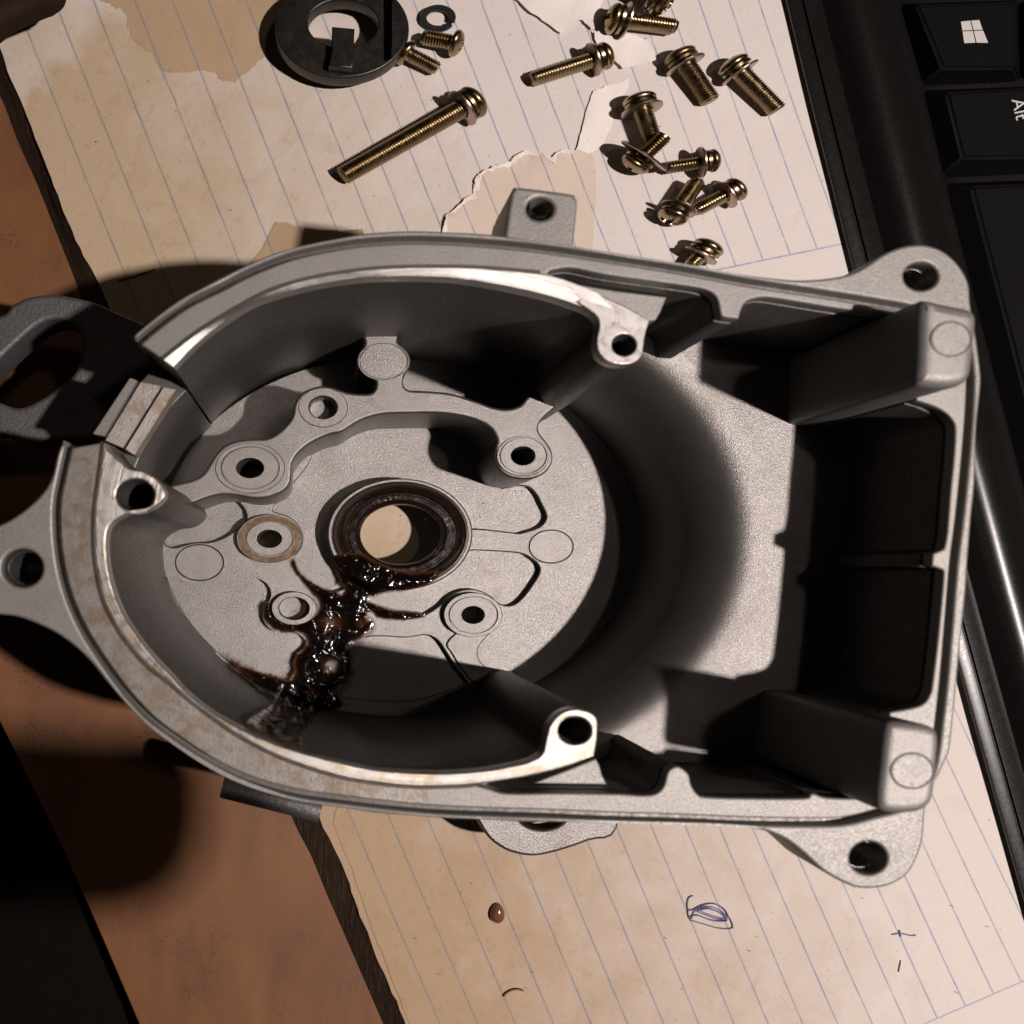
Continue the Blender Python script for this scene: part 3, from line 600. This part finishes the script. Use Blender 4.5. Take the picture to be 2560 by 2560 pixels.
for a0 in range(20, 380, 36):
    q = [(1003+rr*math.cos(R(a)), 1335+rr*.745*math.sin(R(a))) for rr, aa in ((129, (0, 4, 8, 12, 16)), (118, (16, 12, 8, 4, 0))) for a in [a0+x for x in aa]]
    plate('seal_pad', [q], zs-.2, zs-.115, M['rubber'], sl, .01, 1)
# raised figures on the seal face
tms = []
for a0, ch in ((-124, '1'), (-117, '2'), (-110, '-'), (-103, '2'), (-96, '4'), (-24, '2'), (-15, '2')):
    tc = bpy.data.curves.new('t', 'FONT'); tc.body = ch; tc.size = .22; tc.extrude = .012; tc.align_x = 'CENTER'; tc.resolution_u = 2
    to = bpy.data.objects.new('t', tc); tm = bpy.data.meshes.new_from_object(to); bpy.data.objects.remove(to)
    p = W((1003+118*math.cos(R(a0)), 1335+118*.745*math.sin(R(a0))), zs-.11); ca, sa = math.cos(R(-a0-90)), math.sin(R(-a0-90))
    for v in tm.vertices: v.co = (p.x+v.co.x*ca-v.co.y*sa, p.y+(v.co.x*sa+v.co.y*ca)*.8, zs-.105+v.co.z)
    tms.append(tm)
link('figures', join(tms), M['brown_metal'], sl, kind='stuff')
# pillars that rise above the rim
PT = 1.75
pu = smooth([(2306, 757), (2330, 747), (2368, 756), (2421, 766), (2441, 775), (2450, 796), (2446, 850), (2439, 917), (2430, 945), (2408, 962), (2368, 968), (2310, 962), (2298, 945), (2300, 900), (2302, 850)], True, 4)
plate('pillar', [pu], ZPL-.2, PT, M['rough'], H, .28, 4)
plo = smooth([(2216, 1825), (2232, 1806), (2280, 1808), (2332, 1817), (2352, 1840), (2350, 1900), (2341, 1985), (2328, 2016), (2300, 2032), (2250, 2036), (2212, 2030), (2197, 2005), (2206, 1910)], True, 4)
plate('pillar', [plo], ZPL-.2, PT, M['rough'], H, .22, 4)
for c, rx, ry in (((2377, 848), 52, 45), ((2280, 1927), 55, 46)):
    ring('casting_mark', c, PT, [(rx+2, -.03), (rx, .02), (rx-3, .035), (rx-6, .014), (.3, .014)], M['rough'], H, 48, ry/rx, 6)
# top tab, lower ear, hose stub and hook bracket
plate('mounting_tab', [smooth([(1264, 600), (1264, 600), (1280, 490), (1290, 462), (1306, 456), (1433, 472), (1447, 482), (1452, 503), (1440, 620), (1440, 620), (1430, 640), (1430, 640), (1270, 630)], True, 4), ell((1357, 511), 34, 28)], -3.3, -.6, M['rough'], H, .10, 3, zt=-.3)
pr = [(33.5, -.05)]
for i in range(9): pr += [(29, -.14-i*.24), (33.5, -.25-i*.24)]
ring('threaded_bore', (1357, 511), -.6, pr, M['bore'], H, 40, .82, 20)
ring('bore_shade_disc', (1357, 511), -.6, [(32, -2.3), (.3, -2.3)], M['black_steel'], H, 40, .82)  # black disc painting the shade at the depth of the tab hole
plate('lower_ear', [smooth([(1180, 2030), (1193, 2051), (1219, 2092), (1250, 2118), (1286, 2134), (1335, 2141), (1393, 2130), (1473, 2103), (1545, 2069), (1560, 1850), (1560, 1850), (1180, 1850), (1180, 1850)], True, 4), ell((1355, 2035), 62, 40)], -9.6, -8.6, M['cast'], H, .10)
def cyl(name, p, q, r, zc, mat, parent, ring_n=24):
    A = Vector((*W(p, zc), zc)); B = Vector((*W(q, zc), zc)); d = (B-A).normalized(); u = d.cross(Vector((0, 0, 1))).normalized(); v = Vector((0, 0, 1))
    V = []; F = []; prof = [(r*.8, -.03), (r*.97, -.03), (r, .03)]
    L = (B-A).length; st = [(.55, .25), (.8, 0), (.95, 0), (1, .05), (1, L-.05), (.95, L), (.8, L), (.55, L-.25)]
    for rr, s in st:
        for i in range(ring_n):
            t = 2*math.pi*i/ring_n; V.append(A+d*s+(u*math.cos(t)+v*math.sin(t))*r*rr)
    for j in range(len(st)-1):
        for i in range(ring_n): F.append((j*ring_n+i, j*ring_n+(i+1) % ring_n, (j+1)*ring_n+(i+1) % ring_n, (j+1)*ring_n+i))
    F.append(tuple(range(ring_n))); F.append(tuple((len(st)-1)*ring_n+i for i in range(ring_n)))
    return link(name, mesh(V, F, 40), mat, parent)
pst = cyl('pipe_stub', (556, 1966), (801, 2028), .36, -7.0, M['dark_cast'], H)
plate('pipe_web', [[(610, 1962), (745, 1996), (770, 1870), (650, 1810)]], -7.35, -6.9, M['dark_cast'], H, .05)
hook = smooth([(-210, 900), (-120, 800), (0, 788), (29, 762), (72, 742), (130, 735), (180, 742), (240, 757), (300, 785), (455, 850), (455, 850), (430, 960), (390, 1085), (390, 1085), (60, 1100), (0, 1080), (-160, 1070)], True, 4)
hhole = smooth([(-60, 960), (0, 896), (43, 855), (87, 817), (122, 800), (157, 799), (190, 815), (205, 860), (190, 925), (150, 965), (96, 1000), (58, 1017), (29, 1017), (0, 1006), (-50, 990)], True, 4)
plate('hook_bracket', [hook, hhole], -8.3, -6.6, M['dark_cast'], H, .14, 3)

# oil that ran from the seal across the floor and up the wall
def oil_mesh(poly, zfun, step, thin, parent, name, grow=7):
    ar = sum(a[0]*b[1]-b[0]*a[1] for a, b in zip(poly, poly[1:]+poly[:1])); m_ = len(poly)
    wide = offs([poly[-1]]+poly+[poly[0]], (1 if ar > 0 else -1)*grow)[1:-1]
    V, F = cdt(wide, step, 3); verts = []; dep = []; poly = wide
    for p in V:
        d = pdist(p, poly)/17
        for (c, rx, ry, f) in thin:
            q = math.hypot((p[0]-c[0])/rx, (p[1]-c[1])/ry)
            if q < 1: d = min(d, f+(1-f)*q*q)
        verts.append(zfun(p, min(1, d))); dep.append(min(1, d))
    me = mesh(verts, F, 80); a = me.attributes.new('depth', 'FLOAT', 'POINT')
    for i, d in enumerate(dep): a.data[i].value = d
    return link(name, me, M['oil'], parent)
op = T('O', (870, -30), (930, 100), (975, 220), (958, 265), (1000, 302), (850, 292), (740, 240), (650, 182), (590, 130), (540, 40), (520, -10), (498, 0), (505, 60), (545, 130), (600, 200), (650, 260), (710, 330), (775, 400), (768, 480), (735, 525), (680, 548), (600, 580), (500, 600), (430, 585), (360, 545), (315, 500), (290, 440), (262, 395), (232, 440), (228, 500), (250, 580), (320, 655), (430, 690), (540, 690), (620, 712), (655, 760), (660, 815), (612, 868), (555, 920), (535, 1000), (550, 1100), (510, 1152), (440, 1162), (300, 1125), (150, 1075), (0, 1018), (-90, 970), (-100, 1000), (0, 1060), (120, 1150), (230, 1260), (320, 1370), (500, 1430), (760, 1450), (970, 1420), (985, 1375), (930, 1310), (905, 1240), (985, 1180), (1050, 1090), (1072, 1000), (1052, 900), (1062, 830), (1112, 780), (1220, 705), (1275, 650), (1275, 575), (1235, 535), (1300, 550), (1450, 570), (1600, 575), (1720, 560), (1800, 530), (1720, 515), (1500, 490), (1350, 450), (1255, 405), (1240, 370), (1400, 315), (1600, 290), (1760, 250), (1900, 180), (1900, 110), (1700, 130), (1500, 100), (1300, 20), (1150, -60))
op = [(x+1.2*mnoise.noise(Vector((x*.3, y*.3, 0))), y+1.2*mnoise.noise(Vector((x*.3, y*.3, 9)))) for x, y in smooth(op, True, 3)]
thin = [(T('O', (900, 1030))[0], 42, 30, .25), (T('O', (880, 610))[0], 45, 34, .42), (T('O', (720, 1280))[0], 30, 14, .25), (T('O', (1180, 600))[0], 22, 20, .45)]
st = smooth(T('O', (760, 370), (640, 300), (600, 420), (400, 640), (215, 560), (215, 660), (420, 735), (590, 745), (590, 850), (470, 960), (460, 1090), (250, 1065), (0, 950), (-140, 880), (-160, 960), (0, 1120), (200, 1260), (520, 1340), (900, 1380), (1120, 1190), (1140, 900), (1300, 740), (1340, 600), (1240, 500), (1000, 380)), True, 4)
def zoil(p, d):
    q = math.hypot(p[0]-1000, (p[1]-1335)/.765)
    z = ZF+.03+.06*d
    if q < 196: z += max(0, min(1, (196-q)/14))*.50
    z += .05*max(0, 1-abs(math.hypot(p[0]-811, (p[1]-1672)/.77)-54)/6)
    qq = math.hypot(p[0]-b4[0], (p[1]-b4[1])/.74)
    w = W(p, z); return (w.x, w.y, z+.02*d*mnoise.noise(Vector((w.x*3, w.y*3, 0))))
oilo = oil_mesh(op, zoil, 5.5, thin, None, 'oil_spill'); oilo['label'] = 'glossy black brown oil spill running from the bearing seal to the casting wall'; oilo['category'] = 'oil spill'
def on_wall(p, d=0):
    lo, hi = ZF-.1, -.5
    f = lambda z: math.hypot(W(p, z).x-CX, (W(p, z).y-CY)/SQ) - (RW+.10)
    for _ in range(40):
        m = (lo+hi)/2
        if f(m) > 0: lo = m
        else: hi = m
    w = W(p, lo); return (w.x, w.y, lo)
ow = T('O', (-80, 1000), (80, 1100), (250, 1180), (450, 1210), (700, 1290), (980, 1370), (990, 1420), (860, 1460), (760, 1470), (720, 1500), (690, 1560), (640, 1620), (580, 1650), (585, 1720), (600, 1790), (480, 1770), (400, 1740), (300, 1690), (150, 1640), (70, 1580), (90, 1540), (200, 1480), (310, 1400), (330, 1350), (250, 1290), (130, 1200), (0, 1090), (-90, 1030))
ow = [(x+1.5*mnoise.noise(Vector((x*.25, y*.25, 4))), y+1.5*mnoise.noise(Vector((x*.25, y*.25, 5)))) for x, y in smooth(ow, True, 3)]
wo = oil_mesh(ow, on_wall, 6, [(T('O', (460, 1640))[0], 24, 24, .35), (T('O', (240, 1620))[0], 22, 12, .5), (T('O', (620, 1480))[0], 30, 18, .6)], None, 'oil_smear')
wo['label'] = 'black oil smear creeping up the lower casting wall below the spill'; wo['category'] = 'oil smear'
for o_, c in ((oilo, (800, 1600)), (wo, (740, 1780))): rebase(o_, (*W(c, ZF), ZF))

V, F = cdt(st, 7, 5)
me = mesh([(*W(p, ZF+.02), ZF+.02) for p in V], F, 80); at_ = me.attributes.new('depth', 'FLOAT', 'POINT')
for i, p in enumerate(V): at_.data[i].value = min(.34, pdist(p, st)/34)
link('oil_stain', me, M['oil'], oilo)

# ================================================================== screws
def screw_parts(L, head_r, shank_r, spring, flat_, slot=True):
    """axis along +X from the head top (x = 0) to the tip (x = L)"""
    out = {}
    hh = head_r*.72; n = 40
    # domed head with a cross recess, polar grid
    V = []; F = []; NRr = 22; NT = 64
    rim = [(0, .0)]
    for j in range(NRr+1):
        r = head_r*.985*j/NRr; dome = hh*(.62-.62*(1-(j/NRr)**2.3)**.75)*.95
        for i in range(NT):
            t = 2*math.pi*i/NT; y, z = r*math.cos(t), r*math.sin(t); x = dome
            if slot:
                w = head_r*.15
                if (abs(y) < w and abs(z) < head_r*.62) or (abs(z) < w and abs(y) < head_r*.62): x += head_r*.32
            V.append((x, y, z))
    for k, (rr, xx) in enumerate(((1.0, hh*.70), (.985, hh*.82), (.94, hh*.93), (.86, hh), (shank_r/head_r, hh))):
        for i in range(NT):
            t = 2*math.pi*i/NT; V.append((xx, head_r*rr*math.cos(t), head_r*rr*math.sin(t)))
    rows = NRr+6
    for j in range(rows-1):
        for i in range(NT): F.append((j*NT+i, j*NT+(i+1) % NT, (j+1)*NT+(i+1) % NT, (j+1)*NT+i))
    out['head'] = (V, F, 'brass')
    def lx(prof, n=n):
        V, F = lathe_data(prof, n); return [(v.z, v.x, v.y) for v in V], F
    x = hh+.05
    if spring:
        V = []; F = []; a = .115; wd = head_r*.34; ro = head_r*.98; NS = 44   # split ring, ends offset
        for i in range(NS):
            t = R(8)+R(344)*i/(NS-1); dx = .06*(i/(NS-1)-.5)
            for rr, xx in ((ro, -a/2), (ro, a/2), (ro-wd, a/2), (ro-wd, -a/2)):
                V.append((x+a/2+dx+xx, rr*math.cos(t), rr*math.sin(t)))
        for i in range(NS-1):
            for j in range(4): F.append((i*4+j, i*4+(j+1) % 4, (i+1)*4+(j+1) % 4, (i+1)*4+j))
        F += [(0, 1, 2, 3), tuple((NS-1)*4+j for j in range(4))]
        out['spring_washer'] = (V, F, 'brass'); x += a+.10
    if flat_:
        fr = head_r*flat_; V, F = lx([(shank_r*1.05, x), (fr-.02, x), (fr, x+.02), (fr, x+.07), (fr-.02, x+.09), (shank_r*1.05, x+.09), (shank_r*1.05, x)])
        out['flat_washer'] = (V, F, 'steel'); x += .1
    pr = [(shank_r*.9, hh-.02), (shank_r*.9, x+.05)]; p = .105; xx = x+.05
    while xx < L-.12:
        pr += [(shank_r*.86, xx), (shank_r, xx+p*.4), (shank_r, xx+p*.5), (shank_r*.86, xx+p*.9)]; xx += p
    pr += [(shank_r*.86, L-.1), (shank_r*.74, L), (.01, L)]
    V, F = lx(pr, 32); out['shank'] = (V, F, 'brass')
    return out
def screw(name_label, hp, tp, hz, tz, head_r=.60, shank_r=.33, spring=True, flat_=1.22, roll=0, group='loose screws on the ruled page', name='screw'):
    zh, zt_ = ZP+hz, ZP+tz
    a = W(hp, zh); b = W(tp, zt_); A = Vector((a.x, a.y/SQ, zh)); B = Vector((b.x, b.y/SQ, zt_))
    d = (B-A); L = d.length; d.normalize(); up = Vector((0, 0, 1)) if abs(d.z) < .95 else Vector((0, 1, 0))
    yv = up.cross(d).normalized(); zv = d.cross(yv); c, s = math.cos(roll), math.sin(roll)
    yv, zv = yv*c+zv*s, zv*c-yv*s
    tone = random.choice(['brass', 'brass_dull', 'brass_pale'])
    parts = screw_parts(L, head_r, shank_r, spring, flat_)
    mid = (A+B)/2; zmin = ZP+.05
    root = thing(name, name_label, 'screw', (mid.x, mid.y*SQ, zmin), group)
    for pn, (V, F, mt) in parts.items():
        P = []
        for v in V:
            q = A+d*v[0]+yv*v[1]+zv*v[2]; P.append((q.x, q.y*SQ, q.z))
        link(pn, mesh(P, F, 40 if pn != 'shank' else 25), M[tone if mt == 'brass' else mt], root)
    return root
screw('longest brass screw with washers lying alone left of the others', (1203, 244), (855, 441), .78, .48, .72, .405, True, 1.14, .3)
screw('long thin brass screw pointing left below the torn flap', (1531, 134), (1328, 199), .66, .42, .58, .335)
screw('brass screw lying head up left next to its twin by the keyboard', (1690, 126), (1777, 254), .66, .42, .58, .36)
screw('brass screw nearest the keyboard edge, tip pointing down right', (1820, 150), (1944, 277), .66, .42, .58, .36)
screw('brass screw at the top edge with its cross slot facing left', (1512, 44), (1690, 68), .66, .45, .62, .34, roll=.4)
screw('brass screw cut by the top edge showing only its round head', (1676, 16), (1560, -45), .9, .8, .56, .32)
screw('brass screw standing head up above the pile, washers spread', (1593, 236), (1636, 372), .72, .62, .60, .36)
screw('brass screw propped on its wide washer with tip pointing up', (1572, 425), (1664, 338), .45, 1.25, .60, .32, True, 1.75)
screw('short brass screw with a gap behind its head pointing left in the pile', (1800, 399), (1665, 420), .7, .5, .50, .27, True, 1.35)
screw('brass screw with head toward the casting, tip leaning on a screw', (1672, 556), (1744, 452), .7, .75, .56, .33)
screw('brass screw with smooth bright domed head at right of the pile', (1857, 464), (1736, 528), .68, .42, .55, .30)
screw('brass screw half hidden behind the upper rim of the casting', (1786, 604), (1722, 668), .82, .45, .60, .30, True, 1.15)
screw('dark brass screw beside the black lock washer, head to the right', (1158, 112), (1056, 92), .66, .50, .55, .33, False, 0, name='screw')
screw('stubby brass screw whose head is tucked under the steel disc', (1000, 124), (1094, 173), .60, .42, .55, .30, False, 0)

# black lock washer
def split_washer():
    V = []; F = []; NS = 60; c = (1092, 53); k = (CH-ZP)/CH/100; C = W(c, ZP); zb = ZP+.07
    for i in range(NS):
        t = R(-34)+R(-349)*i/(NS-1); dz = .10*i/(NS-1)
        for rr, zz in ((45, 0), (45, .13), (43.5, .16), (29, .16), (27.5, .13), (27.5, 0)):
            V.append((C.x+rr*k*math.cos(t), C.y+rr*k*SQ*math.sin(t)*.92, zb+zz+dz))
    for i in range(NS-1):
        for j in range(6): F.append((i*6+j, i*6+(j+1) % 6, (i+1)*6+(j+1) % 6, (i+1)*6+j))
    F += [tuple(range(6)), tuple((NS-1)*6+j for j in range(6))]
    o = link('lock_washer', mesh(V, F, 35), M['black_steel'], None, label='small black split lock washer lying flat by the steel disc', category='washer')
    rebase(o, (C.x, C.y, ZP+.05))
split_washer()

# dark steel disc
D = thing('flange_disc', 'dark oiled steel disc with a centre hole, raised tongue and slot on the page', 'disc', (*W((855, 69), ZP), ZP+.04))
dk = M['blued']
plate('base_flange', [ell((855, 72), 168, 128), ell((858, 62), 92, 62)], ZP+.04, ZP+.5, dk, D, .06, 2)
plate('neck', [ell((855, 70), 158, 119), ell((858, 60), 90, 61)], ZP+.5, ZP+.62, M['black_steel'], D, .01, 1)
slot = T('Z5', (995, -60), (1045, -60), (1047, 440), (1020, 466), (998, 462))
plate('face_plate', [ell((855, 69), 167, 125), ell((858, 58), 88, 60), slot], ZP+.62, ZP+1.3, dk, D, .06, 3)
tg = T('Z5', (592, 205), (768, 222), (758, 480), (752, 530), (566, 512), (590, 400))
plate('tongue', [tg], ZP+.62, ZP+1.75, dk, D, .05, 2)

# things lying on the lower page
def blob(name, c, rx, ry, h, z, mat, lab, cat, rot=0):
    k = (CH-z)/CH/100; C = W(c, z); V = []; F = []; n = 28; rows = [(1, 0), (1.0, .25), (.93, .55), (.75, .82), (.45, .97), (.02, 1)]
    for r, hh in rows:
        for i in range(n):
            t = 2*math.pi*i/n; x = r*rx*math.cos(t); y = r*ry*math.sin(t); x *= 1-.18*math.sin(t)
            V.append((C.x+k*(x*math.cos(rot)-y*math.sin(rot)), C.y+k*(x*math.sin(rot)+y*math.cos(rot)), z+h*hh))
    for j in range(len(rows)-1):
        for i in range(n): F.append((j*n+i, j*n+(i+1) % n, (j+1)*n+(i+1) % n, (j+1)*n+i))
    o = link(name, mesh(V, F, 60), mat, None, label=lab, category=cat); rebase(o, (C.x, C.y, z)); return o
blob('brown_bead', T('H', (882, 1306))[0], 18, 25, .30, ZP+.03, M['drop'], 'shiny brown drop shaped bead on the lower page', 'bead')
o = link('curved_fibre', tube([wpt(p, ZP+.06) for p in smooth(T('H', (918, 1778), (935, 1758), (965, 1742), (1000, 1737), (1030, 1745)), False, 6)], .035), M['fibre'], None, label='thin curved brown fibre on the lower page below the bead', category='fibre')
rebase(o, wpt(T('H', (970, 1750))[0], ZP+.03))
o = link('straw_splinter', tube([wpt(p, ZP+.09) for p in smooth([(295, 702), (340, 690), (388, 673)], False, 6)], .035), M['fibre'], None, label='short dark splinter on the upper page at the shadow edge', category='splinter')
rebase(o, wpt((340, 690), ZP+.03))
# scattered grit on the pages and on the casting floor: too small to count
rnd = random.Random(3); V = []; F = []
def grit(x, y, z, s):
    b = len(V); a = rnd.uniform(0, 6.28)
    for i in range(5):
        t = a+i*1.2566; V.append((x+s*rnd.uniform(.6, 1.4)*math.cos(t), y+s*.6*math.sin(t), z))
    V.append((x, y, z+s*.5))
    for i in range(5): F.append((b+i, b+(i+1) % 5, b+5))
for _ in range(70):
    p = (rnd.uniform(100, 1900), rnd.uniform(20, 640)) if rnd.random() < .45 else (rnd.uniform(1000, 2500), rnd.uniform(2080, 2550))
    if p[1] < 700 and p[0] < .38*p[1]+60: continue
    w = W(p, ZP+.09); grit(w.x, w.y, ZP+.085, rnd.uniform(.012, .035))
for _ in range(40):
    t = rnd.uniform(0, 6.28); r = RW*math.sqrt(rnd.random())*.9; grit(CX+r*math.cos(t), CY+r*SQ*math.sin(t), ZF+.012, rnd.uniform(.015, .04))
link('grit', mesh(V, F), M['dirt'], None, kind='stuff', label='tiny dark specks of grit scattered over pages and casting')

# dark thing reaching into the top left corner, close to the lens
cz = ZP+3.5
plate('dark_case', [smooth([(-260, -160), (150, -160), (150, -40), (122, -4), (95, 8), (48, 28), (4, 52), (-40, 85), (-120, 120), (-260, 140)], True, 4)], cz-1.2, cz, M['dark_case'], None, .35, 4, label='dark blurred rounded edge of an object in the top left corner', category='case')
rebase(bpy.data.objects['dark_case'], (*W((-40, -20), cz), cz-1.2))

# unseen slab added above the camera, shaped to cast the cover's rounded shadow
hz = 26.6; dh = hz-ZC
ps = [(-700, 1835), (300, 1835), (430, 1842), (505, 1880), (532, 1960), (534, 2060), (505, 2160), (430, 2245), (300, 2285), (100, 2295), (-700, 2300)]
f_ = dh/(LAMP.z-ZC); ps = [W(p, ZC)*(1-f_)+Vector((LAMP.x, LAMP.y))*f_ for p in smooth(ps, True, 5)]
o = link('shadow_slab', poly_mesh([ps], hz, hz+.8, .25, 3), M['plastic'], None, label='unseen flat dark slab added above the scene to cast a rounded shadow on the brown cover', category='shadow_slab')
rebase(o, (*ps[0], hz))
